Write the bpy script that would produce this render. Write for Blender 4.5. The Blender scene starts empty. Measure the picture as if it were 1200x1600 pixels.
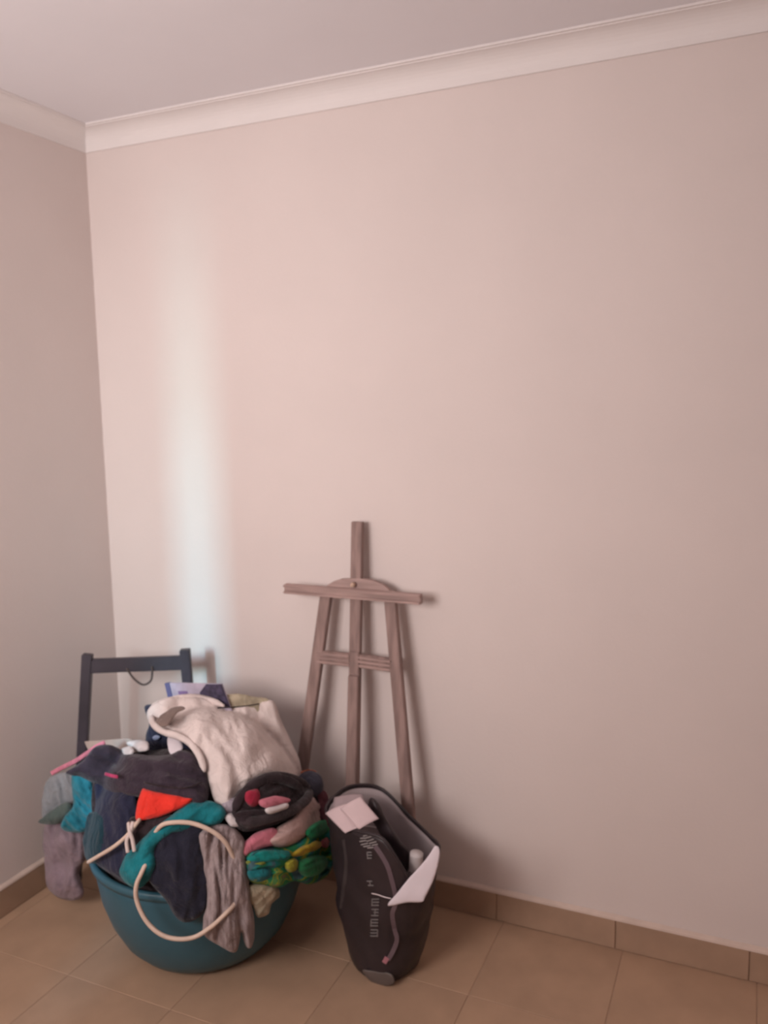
import bpy, bmesh, math, random
from mathutils import Vector, Matrix, noise
from mathutils.geometry import delaunay_2d_cdt

sc = bpy.context.scene
COL = sc.collection

# ------------------------------------------------------------------ camera
F_PX, YAW, PITCH, ROLL = 1303.85, 0.418315, 0.128121, -0.017756
CAM = Vector((2.09129, -2.28811, 1.55767))
cy_, sy_ = math.cos(YAW), math.sin(YAW)
FWD = Vector((-sy_ * math.cos(PITCH), cy_ * math.cos(PITCH), -math.sin(PITCH)))
R0 = Vector((cy_, sy_, 0)); U0 = R0.cross(FWD)
RIGHT = R0 * math.cos(ROLL) + U0 * math.sin(ROLL)
UP = -R0 * math.sin(ROLL) + U0 * math.cos(ROLL)
cd = bpy.data.cameras.new('camera'); cam = bpy.data.objects.new('camera', cd); COL.objects.link(cam)
cd.sensor_fit = 'HORIZONTAL'; cd.sensor_width = 36; cd.lens = 36 * F_PX / 1200
m = Matrix((RIGHT, UP, -FWD)).transposed().to_4x4(); m.translation = CAM
cam.matrix_world = m
cd.clip_start = .05
cd.dof.use_dof = True; cd.dof.focus_distance = 1.35; cd.dof.aperture_fstop = 5.4
sc.camera = cam

# ------------------------------------------------------------------ light and exposure
sc.view_settings.view_transform = 'Standard'; sc.view_settings.look = 'None'
sc.view_settings.gamma = 1; sc.view_settings.exposure = 0.0
sc.view_settings.use_curve_mapping = False
w = bpy.data.worlds.new('world'); sc.world = w; w.use_nodes = True
w.node_tree.nodes['Background'].inputs[0].default_value = (.75, .85, 1, 1)
w.node_tree.nodes['Background'].inputs[1].default_value = 1.0


def area(name, loc, target, sx, sz, power, color, spread=math.pi):
    l = bpy.data.lights.new(name, 'AREA'); l.shape = 'RECTANGLE'; l.size = sx; l.size_y = sz
    l.energy = power; l.color = color; l.spread = spread
    o = bpy.data.objects.new(name, l); COL.objects.link(o); o.location = loc
    o.rotation_euler = (Vector(target) - Vector(loc)).to_track_quat('-Z', 'Y').to_euler()
    return o


# daylight glowing through the drawn curtains of the window behind the photographer
WX0, WX1, WZ0, WZ1, WY = 0.10, 1.12, 1.22, 1.96, -2.68
GAP = 0.62
area('curtain_daylight', ((WX0 + WX1) / 2, WY + .13, 1.60), ((WX0 + WX1) / 2, 0, 1.58), WX1 - WX0 - .1, .8, 29.5, (1, .905, .875), math.radians(158))
# bright outdoors seen through the gap between the two curtains
area('outdoor_ground_light', (.80, -4.6, 1.98), (.38, 0, 1.2), .10, .7, 64, (.34, .93, .95))
area('outdoor_sky_light', (.80, -4.6, 2.45), (.38, 0, .6), .10, .6, 60, (.24, .62, 1))
area('outdoor_haze_light', (1.02, -4.6, 2.1), (.12, 0, 1.0), .34, .8, 62, (.55, .90, .98))


# ------------------------------------------------------------------ materials
_m = {}


def lin(c):
    return tuple((v / 12.92 if v <= .04045 else ((v + .055) / 1.055) ** 2.4) for v in c)


def mat(name, col, rough=.8, var=.08, scale=12., bump=0., bscale=120., spec=.3, col2=None, sheen=0., stretch=None, wrinkle=0.):
    """procedural material: base colour with noise variation and fine bump; colours are linear albedo"""
    if name in _m: return _m[name]
    M = bpy.data.materials.new(name); M.use_nodes = True; nt = M.node_tree; N = nt.nodes; L = nt.links
    b = N['Principled BSDF']; b.inputs['Roughness'].default_value = rough
    b.inputs['Specular IOR Level'].default_value = spec
    if sheen: b.inputs['Sheen Weight'].default_value = sheen
    tc = N.new('ShaderNodeTexCoord'); mp = N.new('ShaderNodeMapping'); L.new(tc.outputs['Object'], mp.inputs[0])
    if stretch: mp.inputs['Scale'].default_value = stretch
    nz = N.new('ShaderNodeTexNoise'); nz.inputs['Scale'].default_value = scale; nz.inputs['Detail'].default_value = 4
    L.new(mp.outputs[0], nz.inputs['Vector'])
    cr = N.new('ShaderNodeValToRGB'); L.new(nz.outputs['Fac'], cr.inputs[0])
    a = col2 if col2 else tuple(v * (1 - var) for v in col); c = col if col2 else tuple(min(1, v * (1 + var)) for v in col)
    cr.color_ramp.elements[0].position = .35; cr.color_ramp.elements[0].color = (*a, 1)
    cr.color_ramp.elements[1].position = .65; cr.color_ramp.elements[1].color = (*c, 1)
    L.new(cr.outputs[0], b.inputs['Base Color'])
    if bump:
        n2 = N.new('ShaderNodeTexNoise'); n2.inputs['Scale'].default_value = bscale; n2.inputs['Detail'].default_value = 3
        L.new(mp.outputs[0], n2.inputs['Vector'])
        bp = N.new('ShaderNodeBump'); bp.inputs['Strength'].default_value = bump; bp.inputs['Distance'].default_value = .004
        L.new(n2.outputs['Fac'], bp.inputs['Height'])
        if wrinkle:
            n3 = N.new('ShaderNodeTexNoise'); n3.inputs['Scale'].default_value = 24; n3.inputs['Detail'].default_value = 3; n3.inputs['Distortion'].default_value = .8
            L.new(mp.outputs[0], n3.inputs['Vector'])
            b3 = N.new('ShaderNodeBump'); b3.inputs['Strength'].default_value = .8; b3.inputs['Distance'].default_value = wrinkle
            L.new(n3.outputs['Fac'], b3.inputs['Height']); L.new(b3.outputs[0], bp.inputs['Normal'])
        L.new(bp.outputs[0], b.inputs['Normal'])
    _m[name] = M; return M


def fabric(name, col, var=.15, col2=None, scale=25, **k):
    return mat(name, col, .95, var, scale, .5, 260, .1, col2, sheen=.15, wrinkle=.014, **k)


M_WALL = mat('wall_paint', (.745, .662, .635), .75, .015, 3, .12, 90)
M_CEIL = mat('ceiling_paint', (.82, .80, .83), .8, .01, 3)
M_CORN = mat('cornice_paint', (.81, .765, .755), .6, .01, 5)
M_TILE = mat('floor_tile', (.445, .292, .195), .68, .06, 7, .08, 40, .2)
M_TILE2 = mat('floor_tile_dull', (.43, .283, .19), .68, .06, 9, .08, 40, .2)
M_SKIRT = mat('skirting_tile', (.40, .27, .19), .55, .08, 8, .1, 40, .3)
M_GROUT = mat('grout', (.37, .245, .17), .9, .05, 60)
M_BEAD = mat('skirting_bead', (.66, .53, .46), .7, .05, 20)

# ------------------------------------------------------------------ helpers


def mesh_obj(name, verts, faces, material, parent=None, smooth=False):
    me = bpy.data.meshes.new(name); me.from_pydata([tuple(v) for v in verts], [], faces); me.update()
    bm = bmesh.new(); bm.from_mesh(me); bmesh.ops.recalc_face_normals(bm, faces=bm.faces); bm.to_mesh(me); bm.free()
    if smooth: me.polygons.foreach_set('use_smooth', [True] * len(me.polygons))
    if material: me.materials.append(material)
    o = bpy.data.objects.new(name, me); COL.objects.link(o)
    if parent: o.parent = parent
    return o


def bm_obj(name, bm, material, parent=None, smooth=False):
    me = bpy.data.meshes.new(name); bm.to_mesh(me); bm.free()
    if smooth: me.polygons.foreach_set('use_smooth', [True] * len(me.polygons))
    me.materials.append(material)
    o = bpy.data.objects.new(name, me); COL.objects.link(o)
    if parent: o.parent = parent
    return o


def tag(o, label=None, cat=None, group=None, kind=None):
    if label: o['label'] = label
    if cat: o['category'] = cat
    if group: o['group'] = group
    if kind: o['kind'] = kind
    return o


def empty(name, loc, label, cat, group=None):
    o = bpy.data.objects.new(name, None); COL.objects.link(o); o.location = loc
    o.empty_display_size = .05
    return tag(o, label, cat, group)


def local(o, parent):
    """parent o (built in world coordinates) to an empty without moving it"""
    o.parent = parent; o.matrix_parent_inverse = Matrix.Translation(parent.location).inverted()
    return o


def box(name, lo, hi, material, parent=None, bevel=0.):
    bm = bmesh.new()
    bmesh.ops.create_cube(bm, size=1)
    lo, hi = Vector(lo), Vector(hi)
    for v in bm.verts:
        v.co = Vector(((lo.x + hi.x) / 2 + v.co.x * (hi.x - lo.x), (lo.y + hi.y) / 2 + v.co.y * (hi.y - lo.y), (lo.z + hi.z) / 2 + v.co.z * (hi.z - lo.z)))
    if bevel: bmesh.ops.bevel(bm, geom=bm.edges, offset=bevel, segments=2, affect='EDGES')
    return bm_obj(name, bm, material, parent)


def bar_bm(bm, a, b, w, d, up=(0, -1, 0), bevel=.002, wide_b=None):
    """rectangular bar from a to b; w across, d along 'up'"""
    a, b = Vector(a), Vector(b); ax = (b - a).normalized(); u = Vector(up); u = (u - ax * u.dot(ax)).normalized(); s = ax.cross(u)
    wb = wide_b or w
    vs = []
    for p, ww in ((a, w), (b, wb)):
        for i, j in ((-1, -1), (1, -1), (1, 1), (-1, 1)):
            vs.append(bm.verts.new(p + s * i * ww / 2 + u * j * d / 2))
    fs = [bm.faces.new([vs[i] for i in f]) for f in ((3, 2, 1, 0), (4, 5, 6, 7), (0, 1, 5, 4), (1, 2, 6, 5), (2, 3, 7, 6), (3, 0, 4, 7))]
    if bevel:
        es = {e for f in fs for e in f.edges}
        bmesh.ops.bevel(bm, geom=list(es), offset=bevel, segments=2, affect='EDGES')


def bar(name, a, b, w, d, material, parent=None, up=(0, -1, 0), bevel=.002, wide_b=None):
    bm = bmesh.new(); bar_bm(bm, a, b, w, d, up, bevel, wide_b)
    bmesh.ops.recalc_face_normals(bm, faces=bm.faces)
    o = bm_obj(name, bm, material)
    if parent: local(o, parent)
    return o


def catmull(P, n=6, closed=False):
    P = [Vector(p) for p in P]; out = []; N = len(P)
    rng = range(N) if closed else range(N - 1)
    for i in rng:
        if closed: a, b, c, d = P[i - 1], P[i], P[(i + 1) % N], P[(i + 2) % N]
        else: a, b, c, d = P[max(i - 1, 0)], P[i], P[i + 1], P[min(i + 2, N - 1)]
        for k in range(n):
            t = k / n
            out.append(.5 * ((2 * b) + (c - a) * t + (2 * a - 5 * b + 4 * c - d) * t * t + (-a + 3 * b - 3 * c + d) * t ** 3))
    if not closed: out.append(P[-1])
    return out


def tube(name, pts, r, material, parent=None, closed=False, seg=10, n=6, flat=1., flat_dir=None, taper=False):
    C = catmull(pts, n, closed); N = len(C); vs = []; fs = []
    ref = Vector(flat_dir) if flat_dir else Vector((.5, -.8, .3)).normalized()
    for i, p in enumerate(C):
        t = ((C[(i + 1) % N] - C[i - 1]) if closed else (C[min(i + 1, N - 1)] - C[max(i - 1, 0)])).normalized()
        u = (ref - t * ref.dot(t)).normalized(); s = t.cross(u)
        rr = r * (min(1, .35 + min(i, N - 1 - i) * .3) if taper else 1)
        for k in range(seg):
            a = 2 * math.pi * k / seg
            vs.append(p + u * math.cos(a) * rr * flat + s * math.sin(a) * rr)
    for i in range(N if closed else N - 1):
        for k in range(seg):
            j = (i + 1) % N
            fs.append((i * seg + k, i * seg + (k + 1) % seg, j * seg + (k + 1) % seg, j * seg + k))
    if not closed:
        fs.append(tuple(range(seg))); fs.append(tuple((N - 1) * seg + k for k in range(seg)))
    o = mesh_obj(name, vs, fs, material, None, True)
    if parent: local(o, parent)
    return o


def ray(px, py):
    return (RIGHT * ((px - 600) / F_PX) - UP * ((py - 800) / F_PX) + FWD)


def at(px, py, Y):
    """point at depth plane y = Y"""
    d = ray(px, py); return CAM + d * ((Y - CAM.y) / d.y)


def at_z(px, py, z):
    d = ray(px, py); return CAM + d * ((z - CAM.z) / d.z)


# the laundry tub and the mound of clothes in it
TC = Vector((.650, -.400, 0)); TR, TH = .315, .318


def pile(px, py, off=0.):
    """point on the mound (half ellipsoid above the rim, cylinder in front of the tub) grown by off"""
    d = ray(px, py); rx, rz, zc = TR + .012 + off, .43 + off, .25
    def hit(zr):
        o = Vector(((CAM.x - TC.x) / rx, (CAM.y - TC.y) / rx, (CAM.z - zc) / rz if zr else 0))
        e = Vector((d.x / rx, d.y / rx, d.z / rz if zr else 0))
        A = e.dot(e); B = o.dot(e); D = B * B - A * (o.dot(o) - 1)
        return CAM + d * ((-B - math.sqrt(max(0, D))) / A)
    p = hit(True)
    if p.z < zc: p = hit(False)
    return p


# ------------------------------------------------------------------ room shell
RX, RY, RZ = 3.15, WY, 2.48
fl = tag(box('floor', (-.1, RY - .1, -.1), (RX + .1, .1, -.0016), M_GROUT), kind='structure')
tag(box('wall_back', (-.1, 0, -.1), (RX + .1, .1, RZ + .1), M_WALL), kind='structure')
tag(box('wall_left', (-.1, RY, -.1), (0, 0, RZ + .1), M_WALL), kind='structure')
tag(box('wall_right', (RX, RY, -.1), (RX + .1, 0, RZ + .1), M_WALL), kind='structure')
tag(box('ceiling', (-.1, RY - .1, RZ), (RX + .1, .1, RZ + .1), M_CEIL), kind='structure')
# wall behind the photographer with the window opening
bm = bmesh.new()
for lo, hi in (((-.1, -.1), (WX0, RZ + .1)), ((WX1, -.1), (RX + .1, RZ + .1)), ((WX0, -.1), (WX1, WZ0)), ((WX0, WZ1), (WX1, RZ + .1))):
    bar_bm(bm, ((lo[0] + hi[0]) / 2, RY - .05, lo[1]), ((lo[0] + hi[0]) / 2, RY - .05, hi[1]), hi[0] - lo[0], .1, bevel=0)
tag(bm_obj('wall_front', bm, M_WALL), kind='structure')
M_FRAME = mat('window_frame', (.7, .7, .7), .4)
bm = bmesh.new()
for a, b in (((WX0, WZ0), (WX1, WZ0)), ((WX0, WZ1), (WX1, WZ1)), ((WX0, WZ0), (WX0, WZ1)), ((WX1, WZ0), (WX1, WZ1))):
    bar_bm(bm, (a[0], RY - .04, a[1]), (b[0], RY - .04, b[1]), .04, .04)
tag(bm_obj('window_1', bm, M_FRAME), kind='structure')


def curtain(x0, x1, label):
    vs, fs = [], []; n = 60
    for j, z in enumerate((WZ0 - .12, 1.5, WZ1 + .08)):
        for i in range(n + 1):
            t = i / n; x = x0 + (x1 - x0) * t
            vs.append((x, RY + .06 + .02 * math.sin(t * n * .75) + .004 * j, z))
    for j in range(2):
        for i in range(n):
            a = j * (n + 1) + i; fs.append((a, a + 1, a + n + 2, a + n + 1))
    o = mesh_obj('curtain', vs, fs, mat('curtain_cloth', (.75, .5, .45), .9, .05, 20), None, True)
    md = o.modifiers.new('thickness', 'SOLIDIFY'); md.thickness = .003
    return tag(o, label, 'curtain')


curtain(WX0 - .08, GAP - .042, 'peach curtain drawn over the window, left of the gap')
curtain(GAP + .042, WX1 + .08, 'peach curtain drawn over the window, right of the gap')

# floor tiles, each its own piece
T = .35; X0T, Y0T = .05 - .35, 0.; g = .0011
tile_me = {}


def tile(parent, name, lo, hi, material, bev=.0012):
    key = tuple(round(hi[i] - lo[i], 4) for i in range(3)) + (material.name,)
    if key not in tile_me:
        bm = bmesh.new(); bmesh.ops.create_cube(bm, size=1)
        for v in bm.verts: v.co = Vector([v.co[i] * key[i] for i in range(3)])
        bmesh.ops.bevel(bm, geom=bm.edges, offset=bev, segments=1, affect='EDGES')
        me = bpy.data.meshes.new(name); bm.to_mesh(me); bm.free(); me.materials.append(material); tile_me[key] = me
    o = bpy.data.objects.new(name, tile_me[key]); COL.objects.link(o); o.parent = parent
    o.location = [(lo[i] + hi[i]) / 2 for i in range(3)]
    return o


rnd = random.Random(4)
i = 0
while X0T + i * T < RX:
    j = 0
    while -Y0T - j * T > RY:
        x0, x1 = max(X0T + i * T, 0), min(X0T + (i + 1) * T, RX); y1, y0 = -j * T, max(-(j + 1) * T, RY)
        if x1 - x0 > .01: tile(fl, 'tile', (x0 + g, y0 + g, -.012), (x1 - g, y1 - g, rnd.uniform(-.0004, 0)), rnd.choice((M_TILE, M_TILE, M_TILE2)))
        j += 1
    i += 1

# skirting: cut tiles with a painted bead on top
SH = .088
sk = tag(box('baseboard_back', (0, -.006, .0), (RX, 0, SH), M_GROUT), kind='structure')
x = .02
edges = [0.0, .026]
while edges[-1] < RX: edges.append(min(edges[-1] + .3505, RX))
for a, b in zip(edges, edges[1:]):
    if b - a > .015: tile(sk, 'tile', (a + .001, -.011, .001), (b - .001, -.003, SH), M_SKIRT)
mesh_obj('bead', [(0, 0, SH), (0, -.012, SH), (0, -.010, SH + .006), (0, -.001, SH + .013), (RX, 0, SH), (RX, -.012, SH), (RX, -.010, SH + .006), (RX, -.001, SH + .013)],
         [(0, 1, 2, 3), (4, 5, 6, 7), (0, 1, 5, 4), (1, 2, 6, 5), (2, 3, 7, 6), (3, 0, 4, 7)], M_BEAD, sk)
sl = tag(box('baseboard_left', (0, RY, .0), (.006, 0, SH), M_GROUT), kind='structure')
e = [-.011]
while e[-1] > RY: e.append(max(e[-1] - .3505, RY))
for a, b in zip(e, e[1:]):
    if a - b > .015: tile(sl, 'tile', (.003, b + .001, .001), (.011, a - .001, SH), M_SKIRT)
mesh_obj('bead', [(0, 0, SH), (.012, 0, SH), (.010, 0, SH + .006), (.001, 0, SH + .013), (0, RY, SH), (.012, RY, SH), (.010, RY, SH + .006), (.001, RY, SH + .013)],
         [(0, 1, 2, 3), (4, 5, 6, 7), (0, 1, 5, 4), (1, 2, 6, 5), (2, 3, 7, 6), (3, 0, 4, 7)], M_BEAD, sl)

# coved cornice, mitred in the corner
prof = [(0, 2.412), (.007, 2.412), (.007, 2.420)]
for k in range(9):
    a = math.pi / 2 * k / 8
    prof.append((.060 - .053 * math.cos(a), 2.420 + .052 * math.sin(a)))
prof += [(.062, 2.472), (.062, 2.4745), (.071, 2.4745), (.071, RZ + .002), (0, RZ + .002)]


def cornice(name, axis):
    vs = []; n = len(prof)
    for end in (0, 1):
        for d, z in prof:
            L = RX if axis == 'x' else -RY
            t = d if end == 0 else L
            vs.append((t, -d, z) if axis == 'x' else (d, -t, z))
    fs = [(k, (k + 1) % n, n + (k + 1) % n, n + k) for k in range(n)] + [tuple(range(n)), tuple(range(n, 2 * n))]
    return tag(mesh_obj(name, vs, fs, M_CORN), kind='structure')


cornice('trim_1', 'x'); cornice('trim_2', 'y')

# ------------------------------------------------------------------ easel leaning on the back wall
M_WOOD = mat('easel_wood', (.30, .205, .185), .6, .22, 9, .3, 80, .3, stretch=(6, 6, .8))
M_WOOD2 = mat('easel_tray_wood', (.41, .285, .26), .55, .2, 9, .3, 80, .3, stretch=(.8, 6, 6))
ea = empty('easel', (.985, -.10, 0), 'small brown wooden studio easel leaning upright against the back wall', 'easel')


def EY(z, off=0):  # depth of the easel front plane at height z (it leans back to the wall)
    return -.035 - .105 * (1 - z / 1.2) - off


def ez(px, py, off=0.):
    p = at(px, py, -.1)
    for _ in range(6): p = at(px, py, EY(p.z, off))
    return p


top = ez(559, 815); mid = ez(556, 1060); bot = ez(552, 1225)
dirm = (bot - top).normalized(); foot = top + dirm * ((top.z - .10) / -dirm.z)
bar('mast', top, foot, .036, .020, M_WOOD, ea)
# sliding lower mast in front of the upper one
sa = ez(553, 1056, .018); sb = ez(549, 1225, .018); d2 = (sb - sa).normalized()
bar('sliding_mast', sa, sa + d2 * ((sa.z - .16) / -d2.z), .034, .016, M_WOOD, ea)
# side legs
for (ax, ay, bx, by) in ((509, 938, 474, 1190), (611, 944, 637, 1250)):
    a = ez(ax, ay, .002); b = ez(bx, by, .002); d = (b - a).normalized()
    a2 = a - d * .03
    bar('leg', a2, a2 + d * ((a2.z - .006) / -d.z), .036, .022, M_WOOD, ea)
# tray bar across the top with its two lips
bl, br_ = ez(446, 919, .022), ez(659, 936, .022)
tr = bar('tray', bl, br_, .030, .018, M_WOOD2, ea)
bar('lip', bl + Vector((0, -.012, .010)), br_ + Vector((0, -.012, .010)), .008, .010, M_WOOD2).parent = tr
bar('lip', bl + Vector((0, -.012, -.010)), br_ + Vector((0, -.012, -.010)), .008, .010, M_WOOD2).parent = tr
# arched head plate above the tray
pl = [(500, 922), (520, 909), (532, 905), (560, 904), (582, 907), (598, 914), (618, 930)]
front = [ez(*p_, .012) for p_ in pl]; n = len(front)
vs = front + [v + Vector((0, .014, 0)) for v in front]
mesh_f = [tuple(range(n)), tuple(range(2 * n - 1, n - 1, -1))] + [(k, (k + 1) % n, n + (k + 1) % n, n + k) for k in range(n)]
local(mesh_obj('head_plate', vs, mesh_f, M_WOOD2), ea)
for px, py in ((551, 914),):
    kb = bmesh.new(); bmesh.ops.create_cone(kb, cap_ends=True, segments=16, radius1=.008, radius2=.006, depth=.01)
    o = bm_obj('bolt', kb, mat('brass_bolt', (.6, .42, .32), .4), None, True); o.rotation_euler = (math.pi / 2, 0, 0); o.location = ez(px, py, .024); local(o, ea)
# grooved cross braces either side of the mast
for (x0, y0, x1, y1) in ((497, 1026, 548, 1031), (560, 1032, 612, 1039)):
    a, b = ez(x0, y0, .004), ez(x1, y1, .004)
    bc = bar('cross_brace', a, b, .042, .014, M_WOOD, ea)
    for dz in (-.013, .0, .013):
        bar('ridge', a + Vector((0, -.009, dz)), b + Vector((0, -.009, dz)), .007, .006, M_WOOD2, bevel=.001).parent = bc
bar('cross_plate', ez(554, 1018, .012), ez(554, 1052, .012), .032, .008, M_WOOD, ea)

# ------------------------------------------------------------------ dark folded stand in the corner
M_DARK = mat('dark_stained_wood', (.055, .045, .058), .45, .2, 8, .2, 60, .4)
st = empty('folding_stand', (.28, -.26, 0), 'dark wooden stand with a broad top rail in the corner behind the teal tub', 'stand')
LT, RT = Vector((.150, -.293, .776)), Vector((.425, -.150, .781))
LB, RB = Vector((.075, -.335, .0)), Vector((.440, -.128, .0))
side = (RT - LT).normalized(); nrm = Vector((side.y, -side.x, 0))
bar('post', LT, LB, .032, .028, M_DARK, st, up=nrm)
bar('post', RT, RB, .032, .028, M_DARK, st, up=nrm)
z0 = .737
pa = LT.lerp(LB, (LT.z - z0) / LT.z); pb = RT.lerp(RB, (RT.z - z0) / RT.z)
bar('top_rail', pa, pb, .046, .022, M_DARK, st, up=nrm, bevel=.004)
for zz in (.46, .14):
    pa = LT.lerp(LB, (LT.z - zz) / LT.z); pb = RT.lerp(RB, (RT.z - zz) / RT.z)
    bar('rail', pa, pb, .03, .018, M_DARK, st, up=nrm)
# loop of cord hanging from the rail
s0 = LT.lerp(RT, .40) + nrm * .013; s1 = LT.lerp(RT, .66) + nrm * .013
lp = [Vector((s0.x, s0.y, .728)), Vector((*s0.lerp(s1, .28).xy, .692)), Vector((*s0.lerp(s1, .62).xy, .672)), Vector((*s0.lerp(s1, .92).xy, .684)), Vector((*s1.xy, .712)), Vector((*s1.xy, .732))]
tube('hanging_loop', lp, .0035, mat('loop_cord', (.10, .075, .07), .8), st)

# ------------------------------------------------------------------ teal tub
M_TUB = mat('teal_plastic', (.038, .115, .155), .42, .05, 4, .03, 60, .4)
tb = empty('laundry_tub', (TC.x, TC.y, 0), 'round dark teal plastic laundry tub heaped with clothes', 'tub')


def lathe(name, prof, material, c, parent, seg=72):
    vs = []; n = len(prof)
    for k in range(seg):
        a = 2 * math.pi * k / seg
        for r, z in prof: vs.append((c.x + r * math.cos(a), c.y + r * math.sin(a), z))
    fs = [(k * n + i, ((k + 1) % seg) * n + i, ((k + 1) % seg) * n + i + 1, k * n + i + 1) for k in range(seg) for i in range(n - 1)]
    return local(mesh_obj(name, vs, fs, material, None, True), parent)


lathe('bowl', [(.001, .001), (.15, .001), (.175, .004), (.205, .022), (.238, .06), (.268, .12), (.290, .19), (TR - .013, .27), (TR - .013, TH - .004), (TR - .017, TH - .004), (TR - .017, .27), (.286, .19),
               (.264, .12), (.234, .062), (.203, .026), (.172, .009), (.001, .008)], M_TUB, TC, tb)
lathe('rim', [(TR - .018, TH - .006), (TR - .016, TH), (TR - .008, TH + .003), (TR, TH), (TR + .002, TH - .008), (TR, TH - .020), (TR - .004, TH - .020), (TR - .005, TH - .008), (TR - .012, TH - .006), (TR - .018, TH - .006)], M_TUB, TC, tb)

# ------------------------------------------------------------------ clothes


def surf(px, py, off, Y, bY=None):
    return at(px, py, Y if bY is None else bY) if Y is not None else pile(px, py, off)


def inside_dist(p, poly):
    d = 1e9; ins = False; n = len(poly)
    for i in range(n):
        a, b = poly[i], poly[(i + 1) % n]
        ab = b - a; t = max(0, min(1, (p - a).dot(ab) / max(ab.length_squared, 1e-9))); d = min(d, (p - a - ab * t).length)
        if (a.y > p.y) != (b.y > p.y) and p.x < (b.x - a.x) * (p.y - a.y) / (b.y - a.y) + a.x: ins = not ins
    return d if ins else -d


def cloth(name, label, cat, outline, material, off=0., thick=.03, fold=90, famp=.008, ffreq=28, seed=0, step=4., Y=None, group=None,
          rag=2., parent=None, n=Vector((.52, -.70, .48)), pinch=None, hem=.35):
    """a soft crumpled piece of cloth: outline points, bulge thickness, folds running along the angle 'fold' (90 = hanging down)"""
    n = n.normalized()
    base = catmull([Vector((x, y, 0)) for x, y in outline], 5, True)
    poly = []
    for i, p in enumerate(base):
        q_ = noise.noise(Vector((p.x * .06, p.y * .06, seed * 7.3))) * rag
        poly.append(Vector((p.x + q_, p.y + q_ * .7)))
    xs = [p.x for p in poly]; ys = [p.y for p in poly]
    pts = list(poly); D = 0
    dist = [0.] * len(poly)
    y = min(ys) + step / 2; row = 0
    while y < max(ys):
        x = min(xs) + (step / 2 if row % 2 else 0)
        while x < max(xs):
            d = inside_dist(Vector((x, y)), poly)
            if d > step * .45: pts.append(Vector((x, y))); dist.append(d); D = max(D, d)
            x += step
        y += step * .87; row += 1
    nb = len(poly)
    out = delaunay_2d_cdt(pts, [], [list(range(nb))], 1, .01)
    v2, tri, orig = out[0], out[2], out[3]
    dd = []
    for k, v in enumerate(v2):
        o_ = orig[k]
        dd.append(dist[o_[0]] if o_ else max(0, inside_dist(v, poly)))
    fa = math.radians(fold); fx, fy = math.cos(fa), math.sin(fa)
    vs = []; cnt = len(v2)
    fr, bk = [], []
    for v, d in zip(v2, dd):
        P = surf(v.x, v.y, off, Y)
        t = min(1, d / max(D, 1e-6)); prof_ = math.sqrt(max(0, 1 - (1 - t) ** 2))
        along = v.x * fx + v.y * fy; across = -v.x * fy + v.y * fx
        wv = noise.noise(Vector((across * .02, along * .012, seed + 3.1))) * 14
        c = (across + wv) * .001 * ffreq
        r1 = 1 - abs(noise.noise(Vector((c * 2.2, along * .010, seed)))) * 2
        r2 = 1 - abs(noise.noise(Vector((c * 5, along * .022, seed + 9)))) * 2
        lump = noise.noise(Vector((v.x * .03, v.y * .03, seed + 5)))
        edge = min(1, d / 5.)
        F = famp * (r1 * .9 + r2 * .35 + lump * .8) * (hem + (1 - hem) * edge)
        fr.append(P + n * (thick * prof_ * (1 + .25 * lump) + F))
        bk.append(P - n * (thick * .45 * prof_ + .0035) + n * F * .8)
    faces = [tuple(t) for t in tri] + [tuple(cnt + k for k in reversed(t)) for t in tri]
    ec = {}
    for t in tri:
        for a, b in ((t[0], t[1]), (t[1], t[2]), (t[2], t[0])):
            ec[(a, b)] = ec.get((a, b), 0) + 1
    for (a, b) in list(ec):
        if (b, a) not in ec: faces.append((b, a, cnt + a, cnt + b))
    o = mesh_obj(name, fr + bk, faces, material, None, True)
    if parent: local(o, parent)
    else: tag(o, label, cat, group)
    return o


F_PLUM = fabric('plum_fabric', (.046, .033, .046))
F_NAVY = fabric('navy_fabric', (.026, .028, .055))
F_NAVY2 = fabric('midnight_fabric', (.022, .022, .036))
F_BEIGE = fabric('beige_fabric', (.74, .64, .61), .05)
F_RED = fabric('red_fabric', (.80, .045, .030), .08)
F_TEAL = fabric('teal_fabric', (.012, .17, .20), .2)
F_TEAL2 = fabric('blue_teal_fabric', (.025, .19, .25), .25)
F_GREYB = fabric('grey_blue_fabric', (.26, .27, .29), .12)
F_OLIVE = fabric('dark_green_fabric', (.09, .12, .11), .15)
F_MAUVE = fabric('mauve_fabric', (.28, .205, .235), .15)
F_MARL = fabric('marled_grey_fabric', (.40, .325, .325), .12, (.27, .21, .21), 60, stretch=(1.6, 1.6, .5))
F_BLACK = fabric('black_fabric', (.035, .024, .028), .3)
F_CRIM = fabric('crimson_fabric', (.35, .025, .055))
F_PINK = fabric('pink_fabric', (.62, .20, .26), .12)
F_WHITE = fabric('white_fabric', (.72, .66, .66), .05)
F_SLATE = fabric('slate_fabric', (.085, .085, .115))
F_BLUSH = fabric('blush_fabric', (.55, .38, .35), .08)
F_KHAKI = fabric('khaki_fabric', (.42, .36, .26), .25)
F_MAROON = fabric('maroon_fabric', (.16, .06, .075))
F_LILAC = fabric('lilac_fabric', (.42, .36, .41), .08)


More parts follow.
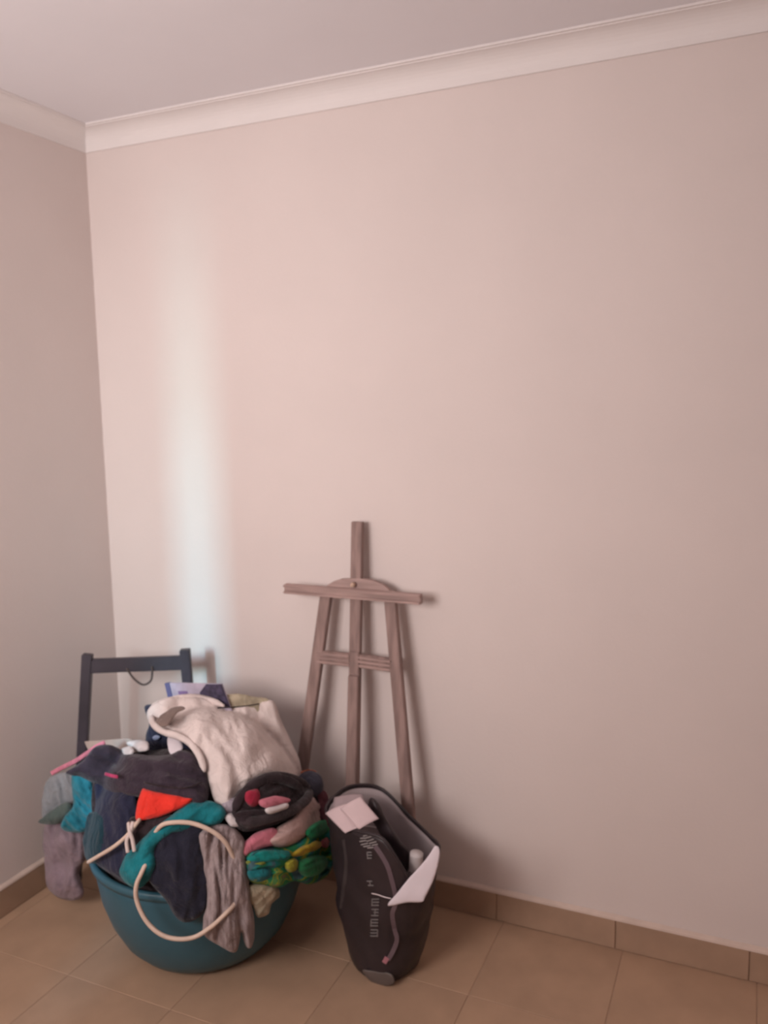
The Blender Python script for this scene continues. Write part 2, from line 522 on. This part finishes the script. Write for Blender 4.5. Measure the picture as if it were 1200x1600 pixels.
def pattern_mat():
    M = bpy.data.materials.new('tropical_print'); M.use_nodes = True; nt = M.node_tree; N = nt.nodes; L = nt.links
    b = N['Principled BSDF']; b.inputs['Roughness'].default_value = .9
    tc = N.new('ShaderNodeTexCoord'); nz = N.new('ShaderNodeTexNoise'); nz.inputs['Scale'].default_value = 12; nz.inputs['Detail'].default_value = 2.5
    nz.inputs['Distortion'].default_value = 1.2
    L.new(tc.outputs['Object'], nz.inputs['Vector'])
    cr = N.new('ShaderNodeValToRGB'); cr.color_ramp.interpolation = 'EASE'; L.new(nz.outputs['Fac'], cr.inputs[0])
    st_ = [(.0, (.03, .07, .09)), (.36, (.05, .11, .13)), (.44, (.01, .20, .19)), (.50, (.015, .19, .07)), (.555, (.03, .25, .09)), (.60, (.36, .34, .03)), (.64, (.06, .22, .06)), (.75, (.40, .10, .12))]
    els = cr.color_ramp.elements
    els[0].position, els[0].color = st_[0][0], (*st_[0][1], 1); els[1].position, els[1].color = st_[-1][0], (*st_[-1][1], 1)
    for p_, c_ in st_[1:-1]:
        e_ = els.new(p_); e_.color = (*c_, 1)
    L.new(cr.outputs[0], b.inputs['Base Color']); return M


# dark mass filling the tub beneath the other garments
cloth('clothing_bundle', 'dark charcoal bundle of clothes filling the middle of the tub beneath the others', 'clothing',
      [(150, 1200), (200, 1178), (280, 1170), (360, 1185), (430, 1200), (490, 1225), (505, 1280), (500, 1345), (450, 1390), (370, 1415), (290, 1418), (215, 1400), (165, 1362), (145, 1290)],
      F_BLACK, -.055, .035, 20, .012, 20, 1, 8)

# left side, between tub and wall
cloth('mauve_garment', 'mauve garment hanging down to the floor left of the tub', 'clothing',
      [(76, 1280), (104, 1284), (132, 1296), (141, 1318), (136, 1338), (124, 1358), (128, 1380), (130, 1402), (108, 1407), (88, 1400), (74, 1384), (71, 1350), (68, 1315)],
      F_MAUVE, 0, .028, 84, .026, 34, 2, 3, Y=-.47)
cloth('grey_shirt', 'pale grey-blue shirt at the far left of the heap beside the wall', 'shirt',
      [(76, 1217), (98, 1207), (122, 1212), (126, 1235), (118, 1262), (92, 1274), (70, 1284), (66, 1258), (68, 1236)], F_GREYB, 0, .035, 70, .018, 30, 3, 3, Y=-.49)
cloth('dark_green_cloth', 'dark green cloth end sticking out left below the grey-blue shirt', 'clothing',
      [(60, 1284), (84, 1264), (104, 1253), (113, 1264), (100, 1282), (80, 1288)], F_OLIVE, 0, .018, 10, .005, 22, 4, Y=-.53)
cloth('teal_scarf', 'crumpled bright teal cloth at the left of the heap beside the grey-blue shirt', 'scarf',
      [(116, 1206), (140, 1212), (150, 1234), (163, 1250), (164, 1276), (152, 1291), (126, 1300), (98, 1296), (101, 1276), (114, 1258), (112, 1230)], F_TEAL2, .0, .028, 50, .026, 44, 5, 3, Y=-.535)
cloth('teal_garment', 'dull teal cloth hanging over the left tub rim under the bright teal one', 'clothing',
      [(140, 1270), (165, 1275), (168, 1310), (160, 1342), (140, 1348), (130, 1325), (132, 1295)], fabric('dull_teal_fabric', (.012, .04, .055)), .0, .015, 90, .006, 22, 6)

# back top: booklet, black bag, papers
M_LILAC = mat('booklet_print', (.50, .45, .56), .4, .12, 30)
bk_ = empty('magazine', at(305, 1100, -.30), 'lavender printed magazine with a dark photo poking up at the top of the heap', 'magazine')
def slab(name, corners, Y, t, material, parent, lean=0.):
    f = [at(x, y, Y) for x, y in corners]; n_ = len(f)
    zb = min(v.z for v in f)
    for v in f: v.y += (v.z - zb) * lean
    vs = f + [v + Vector((0, t, 0)) for v in f]
    o = mesh_obj(name, vs, [tuple(range(n_)), tuple(range(2 * n_ - 1, n_ - 1, -1))] + [(k, (k + 1) % n_, n_ + (k + 1) % n_, n_ + k) for k in range(n_)], material)
    if parent: local(o, parent)
    return o
slab('cover', [(264, 1067), (346, 1069), (372, 1140), (282, 1140)], -.30, .006, M_LILAC, bk_)
slab('spine', [(257, 1068), (264, 1067), (282, 1140), (274, 1140)], -.302, .010, mat('booklet_spine', (.13, .13, .27), .5), bk_)
slab('cover_photo', [(322, 1069), (346, 1069), (360, 1106), (318, 1106), (312, 1082)], -.3012, .001, mat('booklet_photo', (.06, .05, .09), .5, .4, 60), bk_)
slab('cover_title', [(278, 1080), (292, 1080), (295, 1087), (280, 1087)], -.3012, .001, mat('booklet_title', (.25, .17, .36), .5), bk_)
cloth('khaki_cloth', 'thin khaki cloth poking out behind the beige top right of the magazine', 'clothing',
      [(345, 1090), (370, 1084), (396, 1088), (422, 1094), (420, 1110), (380, 1125), (345, 1120)], F_KHAKI, -.04, .012, 10, .004, 22, 8)
bb = cloth('black_bag', 'small dark navy bag behind the beige cloth with a white tag', 'bag',
           [(226, 1106), (240, 1100), (262, 1102), (290, 1130), (305, 1170), (290, 1190), (250, 1192), (232, 1180), (228, 1150), (234, 1132)], F_NAVY, 0, .03, 80, .005, 22, 9, Y=-.37)
bb_l = bb
tagm = mat('paper_white', (.72, .66, .70), .6, .03, 20)
cloth('paper_tag', 'white paper tag hanging on the small dark bag under the beige cloth', 'tag', [(262, 1150), (276, 1150), (286, 1166), (282, 1176), (266, 1178)], tagm, -.012, .003, 90, .001, 22, 10, 3, hem=1)
# pale squiggle on the bag
cloth('emblem', None, None, [(237, 1151), (243, 1148), (250, 1151), (247, 1155), (240, 1156)], mat('bag_emblem', (.25, .26, .36), .6), 0, .002, 0, .0, 22, 11, 2, Y=-.405).parent = bb
slab_b = slab('cardboard', [(132, 1159), (200, 1154), (212, 1160), (214, 1176), (140, 1178)], -.42, .004, mat('cardboard', (.50, .40, .36), .8, .06, 30), None)
tag(slab_b, 'flat beige cardboard sheet between the dark stand and the plum garment', 'cardboard')
cloth('white_cloth', 'crumpled white cloth lying at the back of the heap left of the small dark bag', 'cloth', [(199, 1160), (216, 1156), (232, 1160), (232, 1172), (215, 1174), (203, 1168)], F_WHITE, -.01, .014, 10, .004, 30, 12, 3)
cloth('white_cloth', 'small white cloth ball left of the larger white crumple at the heap\'s back', 'cloth', [(190, 1170), (202, 1166), (210, 1172), (206, 1180), (194, 1179)], F_WHITE, .005, .014, 40, .003, 30, 13, 3)

# plum and navy garments
pg = cloth('plum_jacket', 'large dark plum jacket spread over the left of the heap above the red cloth', 'jacket',
           [(104, 1208), (128, 1190), (150, 1166), (172, 1164), (196, 1174), (230, 1180), (262, 1180), (290, 1172), (312, 1186), (323, 1212), (326, 1240), (318, 1264), (296, 1258), (262, 1248), (232, 1244), (200, 1245), (165, 1236), (150, 1226), (126, 1214)],
           F_PLUM, -.005, .035, 12, .018, 20, 14)
def strip(name, pts, r, material, off, parent=None, flat=.35, closed=False, Y=None, n=4, taper=False):
    return tube(name, [surf(x, y, off, Y) for x, y in pts], r, material, parent, closed, 8, n, flat, taper=taper)
def child_world(o, p):  # parent to a mesh that sits at the origin
    o.parent = p; return o
child_world(strip('piping', [(80, 1209), (98, 1199), (118, 1189), (136, 1177), (150, 1167), (164, 1160)], .0065, F_PINK, .03), pg)
child_world(strip('piping', [(164, 1209), (174, 1212), (184, 1214)], .0045, fabric('magenta_fabric', (.45, .05, .14)), .052), pg)
child_world(strip('seam', [(225, 1222), (255, 1229), (290, 1231), (316, 1222)], .0022, F_BLACK, .053), pg)
cloth('navy_garment', 'dark navy garment hanging from the left of the heap behind the tied cream cord', 'clothing',
      [(152, 1222), (185, 1226), (212, 1236), (215, 1270), (212, 1300), (212, 1340), (214, 1372), (204, 1384), (180, 1370), (156, 1354), (142, 1338), (148, 1290), (148, 1250)], F_NAVY, -.008, .024, 85, .012, 26, 15)
cloth('black_garment', 'black garment fold tucked under the red cloth at the middle of the heap', 'clothing',
      [(205, 1275), (235, 1280), (262, 1272), (275, 1280), (250, 1300), (220, 1318), (200, 1330), (196, 1300)], F_BLACK, .01, .015, 40, .006, 26, 16)
cloth('red_cloth', 'bright orange-red cloth corner in the middle of the heap', 'clothing',
      [(222, 1233), (232, 1234), (262, 1241), (298, 1246), (303, 1249), (284, 1262), (252, 1275), (222, 1282), (212, 1280), (214, 1258)], F_RED, .03, .014, 100, .003, 18, 17, 3, rag=.6)
# beige top
bt = cloth('beige_top', 'large beige cotton top draped over the peak of the heap', 'top',
           [(230, 1118), (239, 1100), (260, 1091), (300, 1089), (330, 1095), (352, 1104), (392, 1101), (424, 1094), (440, 1128), (456, 1160), (468, 1190), (468, 1214), (440, 1218), (410, 1216), (382, 1236), (358, 1262), (338, 1256), (326, 1222), (314, 1186), (290, 1162), (258, 1150), (238, 1138)],
           F_BEIGE, .0, .035, 68, .013, 17, 18)
child_world(strip('rolled_edge', [(350, 1103), (325, 1093), (298, 1089), (270, 1093), (248, 1103), (237, 1118), (240, 1132), (256, 1143), (278, 1150), (298, 1162), (312, 1182), (320, 1206)], .0095, F_BEIGE, .022, flat=.8, taper=True), bt)
cloth('lining', None, None, [(246, 1128), (252, 1116), (266, 1107), (284, 1104), (290, 1108), (278, 1114), (270, 1124), (262, 1133), (252, 1135)], fabric('beige_painted_shade', (.22, .16, .14), .06), .047, .003, 120, .002, 22, 50, 2).parent = bt  # dark crescent patch: shade inside the hood opening, put in as colour
child_world(strip('piping', [(340, 1106), (365, 1105), (392, 1102), (412, 1098), (425, 1094)], .0018, F_BLACK, .05, flat=1), bt)
child_world(strip('piping', [(368, 1084), (392, 1088), (410, 1092), (424, 1094)], .0014, F_BLACK, .012, flat=1), bt)
# right of the heap
cloth('maroon_cloth', 'maroon cloth squeezed between the heap and the black shopping bag', 'clothing',
      [(488, 1236), (508, 1236), (516, 1256), (522, 1290), (520, 1312), (500, 1310), (490, 1280)], F_MAROON, .0, .02, 80, .006, 22, 19)
cloth('slate_top', 'slate blue-grey cloth at the right end of the heap beside the easel leg', 'clothing',
      [(466, 1210), (482, 1204), (499, 1210), (506, 1226), (500, 1244), (484, 1252), (466, 1244), (460, 1226)], F_SLATE, .0, .03, 40, .007, 22, 20)
child_world(strip('piping', [(470, 1207), (482, 1203), (494, 1206)], .0025, fabric('orange_trim', (.55, .16, .09)), .028), bpy.data.objects['slate_top'])
cloth('lilac_cloth', 'pale lilac cloth scrap right of the teal cloth beneath the beige top', 'clothing', [(346, 1256), (358, 1244), (374, 1248), (376, 1262), (360, 1274), (348, 1270)], F_LILAC, .012, .014, 40, .004, 26, 21, 3)
cloth('black_scarf', 'black twisted scarf coiled right of the beige top', 'scarf',
      [(360, 1262), (368, 1244), (388, 1224), (410, 1210), (436, 1206), (462, 1212), (486, 1224), (496, 1242), (484, 1262), (462, 1276), (432, 1288), (402, 1298), (376, 1298), (362, 1282)],
      F_BLACK, .01, .035, -28, .016, 26, 22)
F_SOOT = fabric('soot_fabric', (.055, .042, .046), .3)
bs = bpy.data.objects['black_scarf']
for k_, (pts_, r_) in enumerate((([(366, 1268), (376, 1246), (398, 1226), (424, 1216), (450, 1220), (472, 1232)], .013), ([(374, 1284), (398, 1284), (428, 1276), (456, 1266), (478, 1250), (486, 1234)], .014),
                                 ([(366, 1274), (384, 1272), (410, 1270), (440, 1272), (464, 1262)], .009), ([(380, 1234), (404, 1218), (432, 1211), (462, 1217), (484, 1230)], .010))):
    strip('twist', pts_, r_, F_SOOT if k_ % 2 else F_BLACK, .05, None, .7, taper=True).parent = bs
cloth('crimson_cloth', 'small crimson cloth tucked in the black scarf', 'clothing', [(384, 1236), (402, 1233), (407, 1244), (405, 1257), (392, 1260), (383, 1250)], F_CRIM, .055, .014, 60, .004, 26, 23, 3)
cloth('pink_knit', 'small folded pink knit in the middle of the black scarf', 'cloth', [(404, 1250), (424, 1244), (446, 1246), (454, 1251), (436, 1258), (416, 1262), (406, 1258)], F_PINK, .058, .012, 0, .003, 26, 24, 3)
cloth('white_cloth', 'small white cloth under the pink knit in the black scarf', 'cloth', [(414, 1263), (434, 1257), (449, 1255), (450, 1263), (434, 1270), (418, 1271)], F_WHITE, .062, .010, 0, .002, 26, 25, 3)
cloth('blush_top', 'pale blush top crumpled right of the black scarf', 'top',
      [(476, 1246), (490, 1246), (504, 1260), (502, 1284), (488, 1302), (462, 1318), (434, 1324), (414, 1314), (430, 1296), (458, 1276), (470, 1262)], F_BLUSH, .022, .028, -40, .010, 28, 26)
cloth('pink_cloth', 'rose pink cloth strip above the green patterned dress', 'clothing', [(377, 1322), (398, 1302), (424, 1293), (440, 1303), (434, 1318), (404, 1328), (382, 1338)], F_PINK, .03, .018, -20, .005, 26, 27, 3)
cloth('patterned_dress', 'green, teal and yellow patterned dress bulging over the right tub rim', 'dress',
      [(500, 1278), (514, 1286), (517, 1312), (523, 1345), (508, 1370), (484, 1381), (458, 1376), (440, 1386), (412, 1384), (390, 1376), (384, 1352), (390, 1330), (420, 1324), (452, 1320), (480, 1300)],
      pattern_mat(), .012, .035, -12, .022, 36, 28, 3)
pd = bpy.data.objects['patterned_dress']
for k_, (o_, c_) in enumerate((([(388, 1338), (404, 1330), (430, 1328), (452, 1330), (450, 1342), (424, 1348), (400, 1350), (388, 1346)], (.010, .20, .18)),
                               ([(384, 1346), (400, 1343), (416, 1346), (412, 1354), (392, 1354)], (.22, .26, .05)),
                               ([(388, 1360), (408, 1356), (424, 1360), (420, 1374), (402, 1378), (388, 1372)], (.015, .17, .19)),
                               ([(454, 1338), (462, 1328), (480, 1318), (498, 1314), (502, 1322), (490, 1332), (470, 1338)], (.42, .30, .03)),
                               ([(444, 1348), (456, 1340), (466, 1346), (464, 1360), (450, 1362)], (.34, .33, .04)),
                               ([(466, 1346), (486, 1338), (508, 1338), (512, 1350), (498, 1366), (478, 1370), (466, 1360)], (.03, .22, .09)),
                               ([(478, 1300), (496, 1284), (510, 1282), (512, 1296), (500, 1308), (484, 1310)], (.02, .24, .10)),
                               ([(500, 1316), (510, 1308), (518, 1314), (516, 1322), (505, 1324)], (.38, .09, .10)))):
    cloth('ruffle', None, None, o_, fabric('ruffle_%s' % 'abcdefgh'[k_], c_, .2), .042, .012, -12, .012, 50, 60 + k_, 3).parent = pd
cloth('khaki_scarf', 'crumpled khaki cream cloth hanging below the green patterned dress', 'scarf',
      [(390, 1382), (412, 1380), (434, 1386), (436, 1400), (424, 1412), (420, 1428), (404, 1434), (396, 1418), (386, 1400)], F_KHAKI, .014, .02, -50, .008, 34, 29, 3)
# front of the tub
cloth('white_cloth', 'white cloth scrap above the grey marled trousers beneath the lilac cloth', 'cloth', [(352, 1278), (362, 1271), (374, 1280), (376, 1290), (362, 1292)], F_WHITE, .03, .008, 40, .003, 26, 30, 3)
cloth('navy_trousers', 'midnight navy trousers hanging over the front of the tub inside the cream loop', 'trousers',
      [(232, 1312), (256, 1294), (290, 1284), (318, 1288), (322, 1330), (326, 1380), (324, 1412), (312, 1432), (292, 1442), (274, 1432), (260, 1408), (242, 1388), (230, 1370), (228, 1340)], F_NAVY2, .008, .022, 95, .013, 22, 31)
cloth('teal_shirt', 'teal shirt sweeping across the front of the heap under the cream loop', 'shirt',
      [(353, 1272), (345, 1258), (322, 1250), (298, 1254), (278, 1266), (258, 1282), (234, 1298), (214, 1318), (196, 1338), (187, 1360), (195, 1378), (214, 1388), (234, 1374), (244, 1348), (246, 1322), (272, 1304), (312, 1294), (342, 1288)],
      F_TEAL, .022, .022, -38, .011, 24, 32)
cloth('grey_trousers', 'grey-mauve marled knit trousers hanging low over the front of the tub', 'trousers',
      [(309, 1306), (328, 1290), (352, 1288), (370, 1296), (384, 1318), (386, 1350), (390, 1392), (396, 1430), (398, 1462), (393, 1480), (384, 1478), (377, 1456), (373, 1478), (364, 1488), (344, 1478), (320, 1462), (317, 1440), (324, 1400), (318, 1350)],
      F_MARL, .014, .022, 88, .018, 32, 33, 3)

# cream cord: tied end and hanging loop
M_CORD = mat('cream_cord', (.66, .51, .42), .6, .05, 40, .2, 200)
cl_ = empty('cord', pile(215, 1300, .05), 'cream cord tied with a knot and hanging in a round loop over the tub front', 'cord')
def cpts(L): return [pile(x, y, o) for x, y, o in L]
tube('loop', cpts([(252, 1290, .062), (272, 1285, .066), (298, 1286, .066), (322, 1294, .066), (342, 1306, .064), (356, 1322, .052), (368, 1350, .03), (374, 1385, .016), (366, 1412, .038), (352, 1428, .056), (330, 1448, .056), (304, 1464, .05), (276, 1467, .05), (250, 1459, .05), (228, 1438, .05), (214, 1408, .054), (213, 1384, .06), (222, 1362, .06), (234, 1336, .035), (240, 1308, .035)]),
     .0056, M_CORD, cl_, closed=True, n=8)
tube('tied_end', cpts([(138, 1347, .03), (155, 1337, .036), (178, 1323, .044), (198, 1306, .05), (213, 1287, .052), (218, 1281, .04)]), .0052, M_CORD, cl_)
tube('knot', cpts([(201, 1286, .054), (203, 1300, .064), (207, 1312, .062), (210, 1330, .056)]), .005, mat('pale_cord', (.62, .52, .49), .7), cl_)
tube('knot', cpts([(208, 1284, .054), (204, 1300, .060), (198, 1314, .060), (200, 1332, .056)]), .005, mat('pale_cord', (.62, .52, .49), .7), cl_)

# ------------------------------------------------------------------ black shopping bag
M_BAG = mat('black_bag_plastic', (.032, .023, .026), .42, .15, 10, .25, 30, .35)
M_LIN = mat('grey_bag_lining', (.40, .34, .35), .6, .08, 12)
M_STRAP = mat('bag_strap_grey', (.15, .105, .12), .6, .1, 30)
M_INK = mat('bag_lettering', (.20, .185, .185), .6)
bg = empty('shopping_bag', (1.20, -.27, 0), 'tall black shopping bag with pale lettering standing open beside the teal tub', 'bag')
# rings of 12 control points from the base to the open mouth (clockwise from the left corner)
YB = -.16
def P3(px, py, Y): return at(px, py, Y)
def ringpts(c): return catmull(c, 4, True)
mouth = [P3(510, 1268, -.36), P3(524, 1243, -.30), P3(546, 1229, -.23), P3(578, 1227, -.18), P3(604, 1238, -.17), P3(640, 1275, -.19), P3(676, 1310, -.24), P3(686, 1326, -.29), P3(672, 1372, -.36), P3(640, 1372, -.42), P3(600, 1312, -.43), P3(556, 1298, -.41)]
base = [Vector(v) for v in ((1.115, -.355, 0), (1.10, -.32, 0), (1.11, -.27, 0), (1.14, -.24, 0), (1.18, -.225, 0), (1.22, -.225, 0), (1.255, -.24, 0), (1.275, -.28, 0), (1.27, -.32, 0), (1.255, -.365, 0), (1.225, -.395, 0), (1.16, -.385, 0))]
m1 = [P3(532, 1470, -.34), None, None, None, None, None, None, P3(662, 1470, -.27), None, None, None, None]


def bag_ring(t, shrink=0.):
    out = []
    cen_b = sum(base, Vector()) / 12; cen_m = sum(mouth, Vector()) / 12
    for b, mth in zip(base, mouth):
        s = t ** .62
        p = Vector((b.x + (mth.x - b.x) * s, b.y + (mth.y - b.y) * s, b.z + (mth.z - b.z) * t))
        c = cen_b.lerp(cen_m, t)
        h = Vector((p.x - c.x, p.y - c.y, 0))
        p = p - h.normalized() * shrink
        out.append(p)
    return catmull(out, 4, True)


def bag_shell(name, t0_, t1_, nt, shrink, material, bottom):
    vs, fs = [], []
    for k in range(nt + 1):
        t = t0_ + (t1_ - t0_) * k / nt
        r = bag_ring(t, shrink); n_ = len(r); c = sum(r, Vector()) / n_
        for i_, p in enumerate(r):
            d = Vector((p.x - c.x, p.y - c.y, 0)).normalized()
            a = 1 - min(1, abs(t - .5) * 2)
            w_ = .010 * noise.noise(Vector((p.x * 14, p.y * 14, p.z * 9))) + .005 * noise.noise(Vector((p.x * 40, p.y * 40, p.z * 22)))
            vs.append(p + d * w_ * (.25 + a))
    for k in range(nt):
        for i_ in range(n_):
            fs.append((k * n_ + i_, k * n_ + (i_ + 1) % n_, (k + 1) * n_ + (i_ + 1) % n_, (k + 1) * n_ + i_))
    if bottom: fs.append(tuple(range(n_)))
    o = mesh_obj(name, vs, fs, material, None, True)
    md = o.modifiers.new('thickness', 'SOLIDIFY'); md.thickness = .0015; md.offset = 0
    return local(o, bg)


bag_shell('body', 0, 1, 26, 0, M_BAG, True)
bag_shell('lining', .45, .985, 12, .006, M_LIN, False)
hemp = bag_ring(1.0)
tube('hem', hemp[::2], .0045, M_BAG, bg, closed=True, n=3)


def bag_front(px, py, lift=.004):
    """nearest point of the bag's outside along the line of sight, lifted a little"""
    d = ray(px, py).normalized(); hit = BV.ray_cast(CAM, d)
    if hit[0] is None: return at(px, py, -.37)
    return hit[0] - d * lift


from mathutils.bvhtree import BVHTree
body = bpy.data.objects['body']
BV = BVHTree.FromPolygons([tuple(v.co) for v in body.data.vertices], [tuple(p.vertices) for p in body.data.polygons])


def ribbon(name, pts, w_, material, lift=.005, smooth=5):
    """flat strip lying on the bag"""
    C = [bag_front(p.x, p.y, lift) for p in catmull([Vector((x, y, 0)) for x, y in pts], smooth)]
    vs, fs = [], []
    for i_, p in enumerate(C):
        t = (C[min(i_ + 1, len(C) - 1)] - C[max(i_ - 1, 0)]).normalized(); v = (CAM - p).normalized(); s = t.cross(v).normalized()
        for a, b in ((-1, 0), (1, 0), (1, 1), (-1, 1)): vs.append(p + s * a * w_ / 2 + v * b * .002)
    for i_ in range(len(C) - 1):
        for k in range(4): fs.append((i_ * 4 + k, i_ * 4 + (k + 1) % 4, i_ * 4 + 4 + (k + 1) % 4, i_ * 4 + 4 + k))
    fs += [(0, 1, 2, 3), tuple(len(C) * 4 - 4 + k for k in range(4))]
    return local(mesh_obj(name, vs, fs, material), bg)


ribbon('handle', [(586, 1322), (597, 1338), (606, 1355), (612, 1375), (617, 1395), (618, 1412), (613, 1428), (616, 1450), (620, 1468), (614, 1486), (606, 1500)], .012, M_STRAP, .006)
ribbon('handle_tip', [(605, 1496), (600, 1505)], .013, fabric('dusty_pink', (.40, .17, .20)), .009)
ribbon('side_crease_sheen', [(537, 1312), (541, 1345), (538, 1380), (533, 1420)], .010, mat('bag_painted_sheen', (.060, .052, .055), .35), .003)  # paler strip on the bag, sheen of the crease painted as colour
# lettering running down the front, small block letters
def letters(px0, py0, px1, py1, rows, w_):
    """each row = list of short strokes (u0,v0,u1,v1) in a unit cell"""
    for r_, strokes in enumerate(rows):
        bm = bmesh.new()
        for (u0, v0, u1, v1) in strokes:
            def q_(u, v):
                f_ = (r_ + v) / len(rows)
                return bag_front(px0 + (px1 - px0) * f_ + (u - .5) * w_, py0 + (py1 - py0) * f_, .004)
            bar_bm(bm, q_(u0, v0), q_(u1, v1), .0030, .0014, up=(.5, -.8, .2), bevel=0)
        local(bm_obj('letter', bm, M_INK), bg)
E_ = [(0, .1, 1, .1), (0, .1, 0, .8), (.5, .1, .5, .7), (1, .1, 1, .8)]
H_ = [(0, .1, 1, .1), (0, .75, 1, .75), (.5, .1, .5, .75)]
N_ = [(0, .1, 1, .1), (0, .75, 1, .75), (0, .1, 1, .75)]
D_ = [(0, .1, 1, .1), (0, .1, .1, .7), (1, .1, .9, .7), (.1, .75, .9, .75)]
K_ = [(0, .1, 1, .1), (.5, .1, 0, .75), (.5, .1, 1, .75)]
B_ = [(0, .12, 1, .12), (0, .42, 1, .42), (0, .72, 1, .72), (0, .12, 0, .8)]
letters(587, 1403, 584, 1467, [B_, [(0, .12, 1, .12), (.3, .42, 1, .42), (0, .72, 1, .72), (.5, .1, .5, .8)], B_, [(0, .12, 1, .12), (0, .42, 1, .42), (0, .72, 1, .72), (1, .12, 1, .8)]], 11)
letters(577, 1330, 578, 1345, [B_], 7)
letters(577, 1376, 580, 1386, [H_], 8)
for k, (x0, y0, x1, y1) in enumerate(((563, 1310, 574, 1305), (562, 1315, 580, 1307), (564, 1320, 584, 1311), (568, 1323, 588, 1315), (574, 1325, 590, 1319))):
    bm = bmesh.new()
    bar_bm(bm, bag_front(x0, y0), bag_front((x0 + x1) / 2 + 1, (y0 + y1) / 2 + 2), .0028, .0012, up=(.5, -.8, .2), bevel=0)
    bar_bm(bm, bag_front((x0 + x1) / 2 - 1, (y0 + y1) / 2 - 1), bag_front(x1, y1), .0028, .0012, up=(.5, -.8, .2), bevel=0)
    local(bm_obj('emblem', bm, mat('bag_emblem_ink', (.33, .30, .30), .6)), bg)

# things in the bag
M_PAP = mat('pinkish_paper', (.62, .48, .49), .7, .03, 20)
M_PAPW = mat('lilac_white_paper', (.74, .67, .72), .65, .02, 20)


def paper(name, label, cat, pts, material, t=.0012, folds=()):
    """sheet through 3D corner points with a slight curl, solid thickness"""
    C = [Vector(p) for p in pts]; n_ = (C[1] - C[0]).cross(C[3] - C[0]).normalized(); N_g = 10; vs = []
    if n_.dot(CAM - C[0]) < 0: n_ = -n_
    for j in range(N_g + 1):
        for i_ in range(N_g + 1):
            u, v = i_ / N_g, j / N_g
            p = (C[0] * (1 - u) + C[1] * u) * (1 - v) + (C[3] * (1 - u) + C[2] * u) * v
            vs.append(p + n_ * .006 * math.sin(u * math.pi) * (1 - .4 * v))
    k = N_g + 1
    fs = [(j * k + i_, j * k + i_ + 1, (j + 1) * k + i_ + 1, (j + 1) * k + i_) for j in range(N_g) for i_ in range(N_g)]
    o = mesh_obj(name, vs, fs, material, None, True)
    md = o.modifiers.new('thickness', 'SOLIDIFY'); md.thickness = t
    if label: tag(o, label, cat)
    return o


en = paper('envelope', 'pale pink envelope sticking out of the shopping bag, topmost', 'envelope', [P3(531, 1264, -.39), P3(563, 1245, -.37), P3(592, 1279, -.385), P3(561, 1296, -.42)], M_PAP)
paper('envelope', 'pale pink paper lying beneath the topmost envelope at the mouth of the bag', 'envelope', [P3(508, 1271, -.375), P3(540, 1256, -.36), P3(566, 1292, -.40), P3(539, 1302, -.42)], M_PAP)
paper('leaflet', 'dull mauve paper behind the two pink envelopes in the bag', 'paper', [P3(522, 1246, -.31), P3(566, 1241, -.30), P3(572, 1262, -.33), P3(518, 1272, -.35)], mat('mauve_paper', (.34, .26, .27), .7), .001)
# long white sheet folded over the right side of the mouth
cloth('paper_sheet', 'large white paper sheet sticking out over the right side of the bag', 'paper',
      [(680, 1322), (687, 1328), (684, 1352), (676, 1378), (664, 1402), (658, 1409), (634, 1410), (606, 1415), (620, 1396), (638, 1374), (658, 1352), (672, 1334)], M_PAPW, 0, .003, 120, .002, 20, 41, 3, Y=-.436, rag=.3, n=Vector((.5, -.8, .2)), hem=1)
cup = empty('paper_roll', at(650, 1342, -.36), 'short white paper roll standing inside the bag by the white sheet', 'paper')
o = tube('roll', [at(650, 1362, -.36), at(650, 1345, -.36), at(651, 1333, -.36)], .018, mat('roll_white', (.60, .55, .55), .7), cup, seg=20, n=3)
tube('wire', [bag_front(560, 1291, .012), bag_front(575, 1291, .014), bag_front(588, 1293, .012), bag_front(599, 1296, .01)], .0018, mat('white_string', (.75, .65, .66), .6), bg)
tube('wire', [bag_front(581, 1396, .006), bag_front(590, 1398, .008), bag_front(602, 1402, .008), bag_front(611, 1404, .006)], .0014, mat('white_string', (.75, .65, .66), .6), bg)
# grey inner flap and dark pouch showing inside the mouth
cloth('black_pouch', 'black pouch inside the shopping bag mouth right of the pink envelopes', 'pouch',
      [(578, 1246), (592, 1256), (606, 1284), (624, 1312), (638, 1328), (640, 1352), (630, 1368), (614, 1348), (602, 1320), (588, 1292), (576, 1268)], M_BAG, 0, .02, 60, .006, 22, 42, 4, Y=-.33)
# base of the bag showing a clear plastic shoe-like end
cloth('base_flap', None, None, [(566, 1516), (590, 1518), (612, 1522), (616, 1536), (600, 1541), (580, 1534)], mat('pale_bag_base', (.12, .095, .085), .4), 0, .003, 0, .001, 20, 43, 3, Y=-.402, hem=1, parent=bg)
